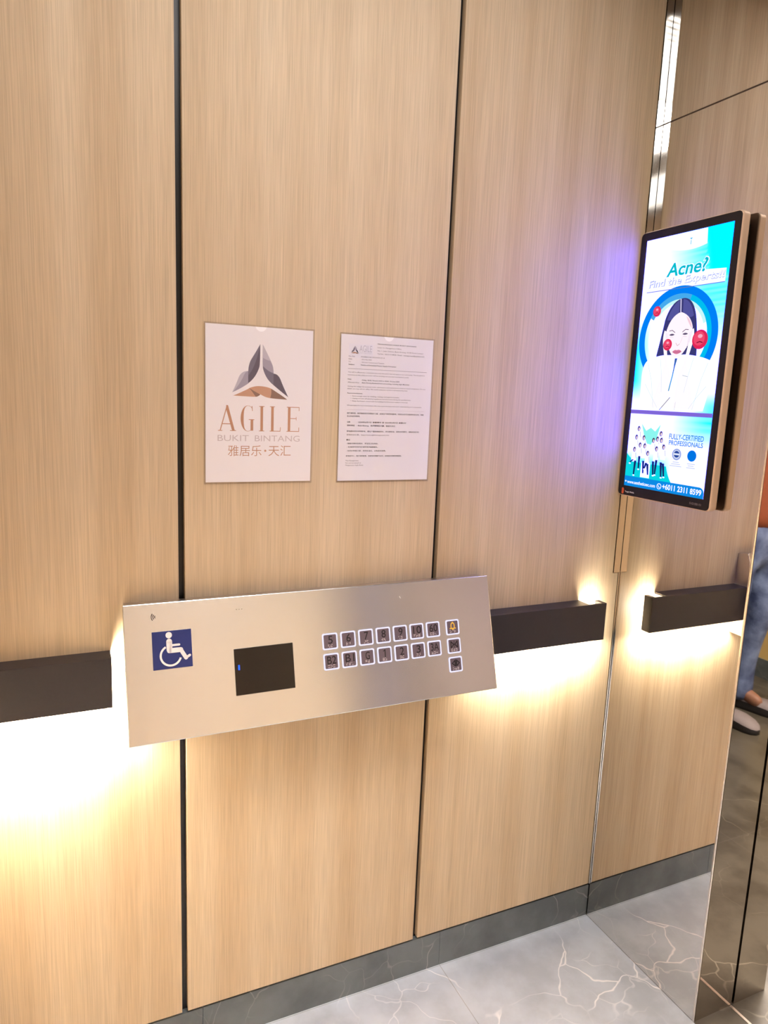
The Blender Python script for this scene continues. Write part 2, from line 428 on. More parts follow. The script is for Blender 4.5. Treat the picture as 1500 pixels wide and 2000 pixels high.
# --- landing side of the doorway
mb = MB()
mb.box((0.1345, EY, 0), (0.244, 1.6, 2.6), M['polished'])
mb.box((0.1345, -3.4, 0), (0.244, DOOR_Y1, 2.6), M['jamb_dark_sheen'])
mb.box((0.1345, DOOR_Y1, 2.15), (0.244, EY, 2.6), M['polished'])
structure(mb.build('wall_landing'))
mb = MB(); mb.box((WT + 0.0005, EY + 0.012, 0), (0.134, 0.05, 2.5), M['black_gap'])  # black filler standing in for the shade inside the door gap
structure(mb.build('trim_gap_shade'))

# --- floor, threshold, ceiling
mb = MB(); mb.box((XL - 0.06, YF - 0.06, -0.05), (0.0, 0.06, 0.0), M['stone_floor']); structure(mb.build('floor'))
mb = MB(); mb.box((0.0, YF - 0.06, -0.05), (0.1185, 0.06, 0.0), M['stone_lobby']); structure(mb.build('trim_sill_shade'))  # sill strip in dark lobby stone stands in for dimmer light by the door
mb = MB(); mb.box((0.1185, DOOR_Y1 + 0.002, -0.02), (0.1255, EY - 0.001, 0.0012), M['satin_edge']); structure(mb.build('trim_3'))
mb = MB(); mb.box((0.1255, -3.4, -0.05), (2.3, 1.6, 0.0), M['stone_lobby']); structure(mb.build('floor_lobby'))
mb = MB()
mb.box((XL - 0.06, YF - 0.06, TOP), (WT, 0.06, TOP + 0.04), M['dark_ceiling'])
for a, b in (((XL + 0.07, YF + 0.07), (-1.12, -0.07)), ((-0.54, YF + 0.07), (-0.07, -0.07)), ((-1.12, YF + 0.07), (-0.54, -1.23)), ((-1.12, -0.61), (-0.54, -0.07))):
    mb.box((a[0], a[1], CEIL), (b[0], b[1], CEIL + 0.089), M['dark_ceiling'])  # centre well shaped to keep the lamps out of the corner strip's reflection
structure(mb.build('ceiling'))

# --- lobby shell
mb = MB(); mb.box((2.1, -3.4, 0.105), (2.2, 1.6, 1.0), M['lobby_wall']); mb.box((2.104, -3.4, 1.0), (2.2, 1.6, 2.6), M['lobby_pale']); structure(mb.build('wall_lobby'))
mb = MB(); mb.box((2.092, -3.4, 0.0), (2.2, 1.6, 0.105), M['stone_skirting']); structure(mb.build('baseboard_lobby'))
mb = MB(); mb.box((0.244, -3.5, 0), (2.2, -3.4, 2.6), M['lobby_pale']); mb.box((0.244, 1.6, 0), (2.2, 1.7, 2.6), M['dark_plate']); structure(mb.build('wall_lobby_ends'))  # unseen end walls, toned pale and dark for the steel's reflections
mb = MB(); mb.box((0.13, -3.5, 2.6), (2.2, 1.7, 2.65), M['paper']); structure(mb.build('ceiling_lobby'))

# --- chrome corner strip with a groove, and the satin edge of the mirror
mb = MB()
mb.box((-0.0215, -0.0012, 1.0), (-0.0012, 0.003, TOP), M['chrome'])
mb.box((-0.0048, -0.0012, 0.1015), (-0.0012, 0.003, 0.9995), M['chrome'])
structure(mb.build('trim_1'))
mb = MB()
mb.prism([(-0.0002, EY + 0.004, 0.0), (-0.0002, EY + 0.001, 0.0), (0.0006, EY - 0.0006, 0.0), (0.0022, EY - 0.0006, 0.0), (0.0022, EY + 0.004, 0.0)], (0, 0, 2.45), M['satin_edge'])
structure(mb.build('trim_4'))

# ================================================================= MIRROR (two sheets with an open joint)
SEAM = 2.0807
mb = MB(); mb.box((0.0, EY + 0.0042, 0.0015), (0.0039, -0.0006, SEAM - 0.0018), M['mirror'])
tag(mb.build('mirror_panel'), 'tall mirror panel beside the doorway, behind the lit advertising screen', 'mirror')
mb = MB(); mb.box((0.0, EY + 0.0042, SEAM + 0.0018), (0.0039, -0.0006, TOP), M['mirror'])
tag(mb.build('mirror_panel'), 'upper mirror panel above the thin dark joint, over the screen', 'mirror')
mb = MB(); mb.box((0.0006, EY + 0.0042, SEAM - 0.0017), (0.0039, -0.0006, SEAM + 0.0017), M['seam']); structure(mb.build('trim_5'))

# ================================================================= HANDRAILS
def handrail(x0, x1, label, end_left, end_right, loc_y=0.0, frame=None, power=1.0):
    """rail along local +x in front of a wall at local y=0 (room at y<0); frame maps local points into the world"""
    F = frame or (lambda p: Vector(p))
    zb, zt, yf, yb, t = 0.8405, 0.9365, -0.046, -0.017, 0.005
    r = thing('handrail', label, 'handrail', F((0.5 * (x0 + x1), yf, zb)), 'dark handrails with hidden lighting')
    def bx(mb, a, b, mat):
        vs = [F((x, y, z)) for z in (a[2], b[2]) for (x, y) in ((a[0], a[1]), (b[0], a[1]), (b[0], b[1]), (a[0], b[1]))]
        mb.add(vs, [(0, 3, 2, 1), (4, 5, 6, 7), (0, 1, 5, 4), (1, 2, 6, 5), (2, 3, 7, 6), (3, 0, 4, 7)], mat)
    mb = MB(); bx(mb, (x0, yf, zb), (x1, yf + t, zt), M['rail']); mb.build('front_plate', r, bevel=0.0008)
    a = x0 + (0.052 if end_left == 'open' else 0.0); b = x1 - (0.052 if end_right == 'open' else 0.0)
    mb = MB(); bx(mb, (a, yf + t + 0.0003, zt - t), (b, -0.0008, zt - 0.0003), M['rail']); mb.build('top_plate', r)
    for e, xa, xb in ((end_left, x0, x0 + 0.012), (end_right, x1 - 0.012, x1)):
        if e == 'open':
            mb = MB(); bx(mb, (xa, yf + t + 0.0003, zb), (xb, yb, zt), M['rail']); mb.build('end_cap', r, bevel=0.0005)
    xi, xj = x0 + (0.018 if end_left == 'open' else 0.012), x1 - (0.018 if end_right == 'open' else 0.012)
    mb = MB(); bx(mb, (xi, yf + t + 0.0004, 0.855), (xj, yf + t + 0.0024, 0.865), M['led']); mb.build('led_strip', r)
    l = bpy.data.lights.new('led_light', 'AREA'); l.shape = 'RECTANGLE'; l.size = xj - xi; l.size_y = 0.008
    l.energy = LED_W_PER_M * (xj - xi) * power; l.color = LED_COL
    o = link(bpy.data.objects.new('led_light', l)); o.parent = r
    ctr = F((0.5 * (xi + xj), yf + t + 0.0030, 0.860)); ax = (F((1, 0, 0)) - F((0, 0, 0))); nrm = (F((0, 1, 0)) - F((0, 0, 0)))
    X = ax; Z = -nrm; Y = Z.cross(X)
    mat = Matrix((X, Y, Z)).transposed().to_4x4(); mat.translation = ctr - Vector(r.location); o.matrix_local = mat
    return r
handrail(-1.588, -1.2415, 'dark handrail left of the steel control panel', 'open', 'plain', power=4.0)
handrail(-0.4335, -0.0769, 'short dark handrail between the control panel and the mirror', 'plain', 'open')
handrail(0.077, 1.25, 'long dark handrail on the side wall out of frame', 'open', 'open',
         frame=lambda p: Vector((XL - p[1], -p[0], p[2])), power=0.5)

# ================================================================= CONTROL PANEL
PX0, PX1, PYT, PYB, PZT, PZB = -1.2205, -0.432, -0.036, -0.106, 1.0315, 0.786
panel = thing('control_panel', 'wide brushed steel lift control panel with wheelchair sign, sloping out from the wall', 'control panel', (0.5 * (PX0 + PX1), 0, PZB))
VV = Vector((0, PYT - PYB, PZT - PZB)).normalized(); UU = Vector((1, 0, 0)); NN = UU.cross(VV)   # NN points to the room
PO = Vector((PX0, PYB, PZB)); PH = Vector((0, PYT - PYB, PZT - PZB)).length; PW = PX1 - PX0
def pp(u, v, d=0.0): return PO + UU * u + VV * v + NN * d
mb = MB()
bk = 0.012
prof = [pp(0, 0, -bk), pp(0, PH, -bk), Vector((PX0, -0.001, PZT - 0.004)), Vector((PX0, -0.001, PZB + 0.07)), ]
prof = [Vector((PX0 + 0.004, p.y, p.z)) for p in [pp(0, 0.004, -0.004), pp(0, PH - 0.004, -0.004)]] + [Vector((PX0 + 0.004, -0.0008, PZT - 0.006)), Vector((PX0 + 0.004, -0.0008, PZB + 0.006))]
mb.prism(prof, (PW - 0.008, 0, 0), M['satin_edge']); mb.build('wedge_housing', panel)
mb = MB(); mb.prism([pp(0, 0, -0.0038), pp(PW, 0, -0.0038), pp(PW, PH, -0.0038), pp(0, PH, -0.0038)], NN * 0.0038, M['brushed'])
mb.build('face_plate', panel, bevel=0.0014)
def flat_on_panel(): return Flat(PO + NN * 0.0001, UU, VV, NN)
def raised(name, u0, v0, u1, v1, h, mat, parent, bevel=0.0, base=0.0001):
    mb = MB(); mb.prism([pp(u0, v0, base), pp(u1, v0, base), pp(u1, v1, base), pp(u0, v1, base)], NN * h, mat)
    return mb.build(name, parent, bevel=bevel)

# wheelchair sign
sign = raised('wheelchair_sign', 0.0488, 0.1317, 0.1203, 0.2018, 0.0008, M['sign_blue'], panel, 0.0003)
f = flat_on_panel(); f.O += NN * 0.0009
SW = M['sign_white']
f.ell(0.0791, 0.1938, 0.0058, 0.0058, SW, 1)
f.line([(0.0793, 0.1822), (0.0793, 0.1665)], 0.0105, SW, 1)
f.line([(0.082, 0.1746), (0.0972, 0.1746)], 0.0040, SW, 2)
f.line([(0.0790, 0.1650), (0.0995, 0.1650)], 0.0090, SW, 3)
f.line([(0.0995, 0.1650), (0.1085, 0.1490)], 0.0072, SW, 4)
f.line([(0.1085, 0.1490), (0.1155, 0.1530)], 0.0046, SW, 5)
f.arc(0.0812, 0.1560, 0.0165, 0.0202, math.radians(118), math.radians(342), SW, 6)
f.build('wheelchair_symbol', sign)

# display window
disp = raised('floor_display', 0.1988, 0.0651, 0.3171, 0.1541, 0.0010, M['black_glass'], panel, 0.0003)
mb = MB(); mb.prism([pp(0.2054, 0.1135, 0.0012), pp(0.2084, 0.1135, 0.0012), pp(0.2084, 0.1230, 0.0012), pp(0.2054, 0.1230, 0.0012)], NN * 0.0006, M['blue_led'])
mb.build('indicator_light', disp)
# signal mark and microphone holes
f = flat_on_panel()
for rr in (0.0035, 0.0065, 0.0095):
    f.arc(0.0590, 0.2297, rr - 0.0007, rr + 0.0007, math.radians(140), math.radians(220), M['etch'], 1, 12, 1.0)
f.build('reader_symbol', panel)
f = flat_on_panel()
for u in (0.2085, 0.2138, 0.2190): f.ell(u, 0.2298, 0.0008, 0.0008, M['etch'], 1, 10)
f.build('microphone_holes', panel)
f = flat_on_panel(); f.poly([(0.5610, 0.2262), (0.5622, 0.2268), (0.5648, 0.2215), (0.5640, 0.2210)], M['scratch'], 1); f.build('scuff', panel)

def rrect(cx, cy, h, r, n=4):
    pts = []
    for qx, qy, a0 in ((1, 1, 0), (-1, 1, 90), (-1, -1, 180), (1, -1, 270)):
        for i in range(n + 1):
            a = math.radians(a0 + 90 * i / n); pts.append((cx + qx * (h - r) + r * math.cos(a), cy + qy * (h - r) + r * math.sin(a)))
    return pts
def lift_button(cx, cy, legend, kind='text'):
    H0, H1 = 0.0166, 0.0138
    nm = {'text': 'floor_button', 'bell': 'alarm_button', 'close': 'door_close_button', 'open': 'door_open_button'}[kind]
    mb = MB(); mb.prism([pp(u, v, 0.0001) for u, v in rrect(cx, cy, H1 - 0.0002, 0.0022)], NN * 0.0013, M['button'])
    b = mb.build(nm, panel, bevel=0.0003)
    mb = MB(); o_, i_ = rrect(cx, cy, H0, 0.0035), rrect(cx, cy, H1, 0.0024); n = len(o_)
    vs = [pp(u, v, 0.0011) for u, v in o_] + [pp(u, v, 0.0011) for u, v in i_] + [pp(u, v, 0.0001) for u, v in o_] + [pp(u, v, 0.0001) for u, v in i_]
    fs = []
    for k in range(n):
        j = (k + 1) % n
        fs += [(k, j, n + j, n + k), (2 * n + k, 2 * n + j, j, k), (n + k, n + j, 3 * n + j, 3 * n + k)]
    mb.add(vs, fs, M['ring']); mb.build('light_ring', b)
    f = flat_on_panel(); f.O += NN * 0.0014; B = M['button_ink']
    if kind == 'text':
        wd = {1: 0.0098, 2: 0.0195}[len(legend)]
        if legend == '1':
            f.rect(cx - 0.0003, cy - 0.0048, cx + 0.0021, cy + 0.0112, B, 1); f.line([(cx + 0.0008, cy + 0.0104), (cx - 0.0026, cy + 0.0080)], 0.0018, B, 2)
        else: f.text(legend, cx - wd / 2 + 0.0006, cy - 0.0048, cx + wd / 2 + 0.0006, cy + 0.0112, B, 1, 0.004)
    elif kind == 'bell':
        A = M['amber']
        f.line([(cx - 0.0042, cy - 0.0010), (cx - 0.0040, cy + 0.0060), (cx - 0.0020, cy + 0.0092), (cx + 0.0020, cy + 0.0092), (cx + 0.0040, cy + 0.0060), (cx + 0.0042, cy - 0.0010)], 0.0022, A, 1)
        f.line([(cx - 0.0070, cy - 0.0025), (cx + 0.0070, cy - 0.0025)], 0.0022, A, 2)
        f.ell(cx, cy - 0.0042, 0.0022, 0.0018, A, 3, 14); f.ell(cx, cy + 0.0108, 0.0012, 0.0012, A, 4, 12)
    else:
        f.rect(cx - 0.0006, cy - 0.005, cx + 0.0006, cy + 0.0108, B, 1)
        for sg in (-1, 1):
            if kind == 'close': tri = [(cx + sg * 0.0016, cy + 0.0028), (cx + sg * 0.0082, cy + 0.0098), (cx + sg * 0.0082, cy - 0.0042)]
            else: tri = [(cx + sg * 0.0090, cy + 0.0028), (cx + sg * 0.0020, cy + 0.0088), (cx + sg * 0.0020, cy - 0.0032)]
            f.line(tri + tri[:1], 0.0021, B, 2)
    f.build('legend', b)
    rnd = random.Random(legend + kind); f = flat_on_panel(); f.O += NN * 0.0015
    cells = 2 if kind == 'text' and len(legend) == 1 else 3
    for ci in range(cells):
        for (dx, dy) in ((0, 0), (1, 0), (0, 1), (1, 1), (0, 2), (1, 2)):
            if rnd.random() < 0.6: f.ell(cx + (ci - cells / 2 + 0.2) * 0.0056 + dx * 0.0022, cy - 0.0112 + dy * 0.0022, 0.00085, 0.00085, M['braille'], 1, 8)
    f.build('braille_dots', b)
BX = [0.3966 + i * 0.03998 for i in range(7)]
for i, t in enumerate(['5', '6', '7', '8', '9', '10', '60']): lift_button(BX[i], 0.1478, t)
for i, t in enumerate(['B2', 'B1', 'G', '1', '2', '3', '3A']): lift_button(BX[i], 0.1068, t)
lift_button(0.6856, 0.1478, '', 'bell'); lift_button(0.6858, 0.1072, '', 'close'); lift_button(0.6861, 0.0664, '', 'open')

# ================================================================= SIGN HOLDERS AND PAPERS
def holder(x, z, label):
    """x, z: lower-left corner of the sheet"""
    t = thing('sign_holder', label, 'sign holder', (x + 0.105, 0, z), 'clear acrylic holders on the middle panel')
    m_ = 0.0028
    mb = MB(); mb.box((x - m_, -0.0022, z - m_ - 0.001), (x + 0.21 + m_, -0.0006, z + 0.297 + m_), M['acrylic']); mb.build('back_sheet', t)
    pts = [(x - m_, z - m_ - 0.001), (x + 0.21 + m_, z - m_ - 0.001), (x + 0.21 + m_, z + 0.297 + m_)]
    for i in range(13):
        a = math.pi * i / 12; pts.append((x + 0.105 + 0.0115 * math.cos(a), z + 0.297 + m_ - 0.0115 * math.sin(a)))
    pts.append((x - m_, z + 0.297 + m_))
    mb = MB(); mb.prism([(a, -0.0032, b) for a, b in pts], (0, -0.0016, 0), M['acrylic']); mb.build('front_sheet', t)
    return t
S1 = (-1.0631, 1.5493 - 0.297); S2 = (-0.7938, 1.5484 - 0.297)
holder(*S1, 'clear acrylic sign holder around the copper and slate logo poster')
holder(*S2, 'clear acrylic sign holder around the printed text notice')

def paper(name, x, z, label, cat):
    t = thing(name, label, cat, (x + 0.105, -0.0024, z))
    mb = MB(); mb.box((x, -0.0028, z), (x + 0.21, -0.0024, z + 0.297), M['paper']); mb.build('sheet', t)
    return t, Flat((x, -0.0028, z), (1, 0, 0), (0, 0, 1), (0, -1, 0), 0.00002)

def bez(pts, n=10):
    """closed outline from quadratic pieces: [(p0), (ctrl, p1), ...]"""
    out = [pts[0]]; cur = pts[0]
    for seg in pts[1:]:
        if isinstance(seg[0], tuple):
            c_, e = seg
            for i in range(1, n + 1):
                t = i / n; out.append(((1 - t) ** 2 * cur[0] + 2 * t * (1 - t) * c_[0] + t * t * e[0], (1 - t) ** 2 * cur[1] + 2 * t * (1 - t) * c_[1] + t * t * e[1]))
            cur = e
        else: out.append(seg); cur = seg
    return out

def logo(f, ox, oy, k, soft=False):
    """three-leaf emblem drawn in the poster's crop units (pixels of a 5.715x enlargement), k metres per unit"""
    def T(p): return (ox + (p[0] - 740) * k, oy - (p[1] - 690) * k * 0.985)
    def leaf(pts, mat, l): f.poly([T(q) for q in bez(pts, 8)], mat, l)
    D, Mi, Lt, Pl = (M['slate_dark'], M['slate_mid'], M['slate_light'], M['slate_pale']) if not soft else (M['slate_mid'], M['slate_mid'], M['slate_light'], M['slate_light'])
    leaf([(606, 690), ((545, 690), (520, 745)), ((480, 830), (435, 925)), ((530, 880), (606, 825))], Lt, 1)
    leaf([(606, 690), ((570, 700), (550, 760)), ((500, 860), (435, 925)), ((470, 850), (500, 770)), ((530, 690), (606, 690))], Pl, 2)
    leaf([(886, 705), ((945, 705), (975, 790)), ((1010, 870), (1056, 958)), ((960, 890), (886, 830))], D, 1)
    leaf([(735, 395), ((690, 480), (640, 560)), ((606, 620), (606, 700)), (606, 822), ((690, 760), (728, 640)), ((737, 600), (735, 395))], D, 3)
    leaf([(735, 395), ((690, 480), (640, 560)), ((606, 620), (606, 700)), (606, 740), ((690, 640), (735, 395))], Mi, 4)
    leaf([(762, 395), ((820, 500), (862, 590)), ((888, 640), (886, 720)), (886, 830), ((800, 770), (768, 660)), ((760, 620), (762, 395))], Mi, 3)
    leaf([(762, 395), ((820, 500), (862, 590)), ((884, 640), (886, 700)), ((830, 690), (768, 630)), ((760, 560), (762, 395))], Lt, 4)
    leaf([(762, 395), ((820, 500), (850, 570)), ((800, 560), (766, 540))], Pl, 5)
    leaf([(445, 960), ((560, 910), (630, 868)), ((690, 900), (742, 938)), ((720, 962), (670, 966)), ((560, 964), (445, 960))], M['copper_light'], 3)
    leaf([(615, 870), ((660, 900), (742, 938)), ((720, 962), (690, 966)), ((660, 920), (615, 870))], M['copper_dark'], 4)
    leaf([(630, 868), ((690, 845), (740, 848)), ((830, 850), (880, 880)), ((960, 930), (1045, 985)), ((900, 980), (850, 974)), ((800, 970), (745, 938)), ((690, 905), (630, 868))], M['copper_light'], 5)
    leaf([(860, 872), ((960, 925), (1045, 985)), ((900, 980), (850, 974)), ((870, 930), (860, 872))], M['copper_dark'], 6)

# logo poster
poster, f = paper('logo_poster', *S1, 'white poster with three-leaf emblem and large copper serif lettering', 'poster')
f.ox = 0
logo(f, 0.1048, 0.2135, 0.000178)
CI = M['copper_ink']
def serif(f, ch, x0, x1, y0, y1):
    w_ = x1 - x0; h = y1 - y0; st = 0.0052; th = 0.0016; sf = 0.0013
    def R(a, b, c_, d, l=1): f.rect(a, b, c_, d, CI, l)
    if ch == 'A':
        ap = x0 + w_ * 0.48
        f.poly([(ap - 0.001, y1), (ap + 0.0025, y1), (x1 - 0.0022, y0), (x1 - 0.0022 - st, y0), (ap - 0.001, y1 - 0.008)], CI, 1)
        f.poly([(ap, y1), (ap + 0.0008, y1 - 0.004), (x0 + 0.0048, y0), (x0 + 0.0030, y0)], CI, 2)
        R(x0 + w_ * 0.24, y0 + h * 0.26, x1 - w_ * 0.30, y0 + h * 0.26 + th, 3)
        R(x0, y0, x0 + 0.0082, y0 + sf, 4); R(x1 - 0.0115, y0, x1, y0 + sf, 4)
    elif ch == 'G':
        cx = x0 + w_ * 0.55; cy = (y0 + y1) / 2; a = w_ * 0.55; b = h * 0.51
        n = 40; t0, t1 = math.radians(52), math.radians(318); vs = []; fs = []
        for i in range(n + 1):
            t = t0 + (t1 - t0) * i / n; k = 0.0013 + 0.0046 * max(0.0, -math.cos(t)) ** 1.4
            ex, ey = cx + a * math.cos(t), cy + b * math.sin(t)
            dx, dy = -math.cos(t), -math.sin(t) * 0.45
            vs += [(ex, ey), (ex + dx * k, ey + dy * k)]
        for i in range(n): fs.append((2 * i, 2 * i + 2, 2 * i + 3, 2 * i + 1))
        f.faces(vs, fs, CI, 1)
        R(x1 - 0.0062, y0 + 0.001, x1 - 0.0062 + st, y0 + h * 0.47, 2); R(x1 - 0.0098, y0 + h * 0.47 - sf, x1 + 0.0012, y0 + h * 0.47, 3)
        f.poly([(x1 - 0.0045, y1 - 0.0005), (x1 - 0.0030, y1 - 0.0005), (x1 - 0.0022, y1 - h * 0.2), (x1 - 0.0034, y1 - h * 0.2)], CI, 4)
    elif ch == 'I':
        m_ = (x0 + x1) / 2; R(m_ - st / 2, y0, m_ + st / 2, y1); R(x0, y0, x1, y0 + sf, 2); R(x0, y1 - sf, x1, y1, 2)
    elif ch == 'L':
        R(x0 + 0.0025, y0, x0 + 0.0025 + st, y1); R(x0, y1 - sf, x0 + 0.0100, y1, 2); R(x0, y0, x1, y0 + sf, 2)
        f.poly([(x1 - 0.0012, y0), (x1, y0), (x1 + 0.0006, y0 + 0.0085), (x1 - 0.0004, y0 + 0.0085)], CI, 3)
    elif ch == 'E':
        R(x0 + 0.0025, y0, x0 + 0.0025 + st, y1); R(x0, y1 - sf, x1, y1, 2); R(x0, y0, x1, y0 + sf, 2)
        R(x0 + 0.004, y0 + h * 0.52, x1 - 0.0060, y0 + h * 0.52 + sf, 3)
        R(x1 - 0.0012, y1 - 0.0075, x1, y1, 4); R(x1 - 0.0012, y0, x1, y0 + 0.0085, 4); R(x1 - 0.0068, y0 + h * 0.46, x1 - 0.0058, y0 + h * 0.60, 4)
for ch, a, b in (('A', 0.0234, 0.0580), ('G', 0.0668, 0.0925), ('I', 0.1030, 0.1135), ('L', 0.1245, 0.1460), ('E', 0.1585, 0.1845)):
    serif(f, ch, a, b, 0.0990, 0.1478)
f.text('BUKIT', 0.0228, 0.0795, 0.0830, 0.0910, M['silver_ink'], 1, -0.004)
f.text('BINTANG', 0.0950, 0.0795, 0.1860, 0.0910, M['silver_ink'], 1, -0.004)
f.text('雅居乐', 0.0425, 0.0505, 0.1085, 0.0715, CI, 1, -0.004)
f.ell(0.1160, 0.0610, 0.0021, 0.0021, CI, 1, 14)
f.text('天汇', 0.1225, 0.0505, 0.1680, 0.0715, CI, 1, -0.004)
f.build('print', poster)

# printed notice
notice, f = paper('printed_notice', *S2, 'white printed notice with small emblem and dense English and Chinese text', 'notice')
f.rect(0.0175, 0.2515, 0.0700, 0.2790, M['logo_ground'], 1)
fo = f
logo(f, 0.0305, 0.2672, 0.0000265, True)
f.text('AGILE', 0.0405, 0.2642, 0.0680, 0.2770, M['slate_pale'], 3, -0.01)
f.text('BUKIT BINTANG', 0.0405, 0.2606, 0.0680, 0.2628, M['slate_pale'], 3, -0.01)
I, G_ = M['ink'], M['ink_soft']
rows = [('PENGURUSAN AGILE BUKIT BINTANG', .0800, .2806, .1694, .0030, I, .012), ('Level 13, Management Office,', .0800, .2735, .1354, .0034, G_, .0), ('No. 1, Jalan Delima, Bukit Bintang, 55100 Kuala Lumpur', .0803, .2671, .1872, .0034, G_, .0),
        ('Tel No : 03-2110 0818 / Email : management@agilebb.com', .0805, .2608, .1894, .0034, I, .0),
        ('Our Ref', .0166, .2531, .0305, .0032, G_, 0), ('AGBB/CIR/2024/05-014', .0436, .2531, .0970, .0032, G_, 0), ('Date', .0168, .2477, .0246, .0032, G_, 0), (': 23rd May 2024', .0438, .2477, .0677, .0032, G_, 0),
        ('To', .0170, .2422, .0220, .0032, G_, 0), (': All Unit Owners and Tenants', .0440, .2422, .0966, .0032, G_, 0), ('Subject', .0172, .2367, .0302, .0032, I, .014), ('Notice of Scheduled Power Supply Disruption', .0442, .2367, .1242, .0032, I, .014),
        ('You will be affected by a scheduled electricity disruption that will apply to our community. The disruption is', .0168, .2216, .1925, .0030, G_, .004), ('necessary as the utility provider will be carrying out essential maintenance work.', .0161, .2161, .1550, .0030, G_, .004),
        ('Date', .0164, .2073, .0242, .0032, I, .012), (': Friday, 00:00, 7th June 2024 to 05:00, 7th June 2024', .0462, .2063, .1331, .0032, I, .012), ('Affected Area', .0166, .2010, .0420, .0032, G_, 0), (': Bukit Bintang Boulevard and surrounding, including Agile Mondrian', .0462, .2010, .1567, .0032, I, .012),
        ('During the outage the essential water maintenance and maintenance works to tenant refrigerator. For any', .0169, .1931, .1960, .0030, G_, .004), ('details, you may call our office. We would endeavour to have it all restored by 5am.', .0162, .1883, .1535, .0030, G_, .004),
        ('Recommendations:', .0165, .1792, .0499, .0032, I, .014), ('•  Store enough water for drinking, cooking, and hygiene purposes.', .0236, .1737, .1346, .0030, G_, .004), ('•  Unplug and turn off electrical appliances and electronics during the specified time.', .0238, .1689, .1621, .0030, G_, .004),
        ('•  Keep the freezer closed until the building has full power supply is restored.', .0240, .1637, .1548, .0030, G_, .004), ('We apologise for any inconvenience this may cause and appreciate your understanding and cooperation.', .0164, .1547, .1886, .0030, G_, .004),
        ('我们通知您，因供电局进行定期维护工程，全体住户将受停电影响，时间为6月7日凌晨零时至五时。电梯', .0170, .1384, .1942, .0034, I, .006), ('及公共设施将暂停。', .0172, .1323, .0463, .0034, I, .006),
        ('日期', .0176, .1203, .0245, .0034, I, .016), (': 2024年6月7日 凌晨零时 至 2024年6月7日 凌晨5时', .0400, .1203, .1532, .0034, I, .012), ('受影响地区', .0178, .1133, .0350, .0034, I, .016), (': Bukit Bintang，及周围地区大厦，雅居乐天汇', .0400, .1133, .1281, .0034, I, .012),
        ('停电期间供水将受影响，请住户提前储备用水，并注意安全。若有任何疑问，请联系我们的', .0173, .1015, .1847, .0034, I, .006), ('管理处办公室。https://www.agilemanagement.com', .0175, .0942, .1141, .0034, G_, 0),
        ('建议', .0170, .0837, .0258, .0034, I, .016), ('- 储备足够的饮用水、烹饪及卫生用水。', .0172, .0762, .0900, .0034, I, .006), ('- 在指定时间内拔掉所有电器插头。', .0184, .0690, .0894, .0034, I, .006), ('- 在供水恢复之前，关闭水龙头，以免造成浪费。', .0177, .0611, .1082, .0034, I, .006),
        ('若造成不便，我们深表歉意，感谢您的理解与合作。如有疑问请联系管理处。', .0172, .0504, .1462, .0034, I, .006), ('The Management', .0166, .0408, .0460, .0032, G_, 0), ('For and on behalf of', .0168, .0358, .0516, .0032, G_, 0), ('Pengurusan Agile Bukit', .0170, .0312, .0572, .0032, G_, 0)]
for body, a, b, e, sz, mt, of in rows: f.line_text(body, a, b, e, sz, mt, 7, of)
f.rect(0.0165, 0.2292, 0.1970, 0.2298, G_, 1); f.rect(0.0165, 0.1466, 0.1970, 0.1470, M['silver_ink'], 1)
f.build('print', notice)

# ================================================================= ADVERTISING SCREEN
scr = thing('advertising_screen', 'slim black-framed advertising screen showing a skin clinic advert, on the mirror', 'screen', (-0.013, -0.141, 1.2))
def rr3(x, u0, v0, u1, v1, r, n=6):
    pts = []
    for (cu, cv, a0) in ((u1 - r, v1 - r, 0), (u0 + r, v1 - r, 90), (u0 + r, v0 + r, 180), (u1 - r, v0 + r, 270)):
        for i in range(n + 1):
            a = math.radians(a0 + 90 * i / n); pts.append((x, -(cu + r * math.cos(a)) / 1000.0, 1.2 + (cv + r * math.sin(a)) / 1000.0))
    return pts
XF = -0.0350
mb = MB(); mb.prism(rr3(-0.013, 1.0, 5.5, 283.0, 633.5, 11), (XF + 0.0012 + 0.013, 0, 0), M['beige_plastic']); mb.build('housing', scr, bevel=0.003)
mb = MB(); mb.prism(rr3(XF + 0.0011, 3.5, 8.0, 280.0, 631.0, 9.5), (-0.0011, 0, 0), M['bezel']); bez_o = mb.build('front_glass', scr, bevel=0.0003)
mb = MB(); mb.box((-0.0129, -0.262, 1.225), (-0.0006, -0.022, 1.812), M['dark_plate']); mb.build('wall_bracket', scr)

# the picture on the screen
f = Flat((XF, 0, 1.2), (0, -0.001, 0), (0, 0, 0.001), (-1, 0, 0), 0.00003)
EM = {}
def em(r, g_, b, k=1.0):
    key = (r, g_, b, k)
    if key not in EM: EM[key] = emission('screen_colour_%d' % len(EM), rgb(r, g_, b), SCREEN * k)
    return EM[key]
WHT = emission('screen_white', (1.02, 1.05, 12.0, 1), SCREEN * 1.05)
def bgmat():
    m = bpy.data.materials.new('screen_backdrop'); m.use_nodes = True; nt = m.node_tree; nt.nodes.clear(); N = nt.nodes.new
    a = N('ShaderNodeVertexColor'); a.layer_name = 'picture'; e = N('ShaderNodeEmission'); o = N('ShaderNodeOutputMaterial')
    e.inputs[1].default_value = SCREEN * 1.05; nt.links.new(a.outputs[0], e.inputs[0]); nt.links.new(e.outputs[0], o.inputs[0]); return m
def sm(a, b, x): t = min(1, max(0, (x - a) / (b - a))); return t * t * (3 - 2 * t)
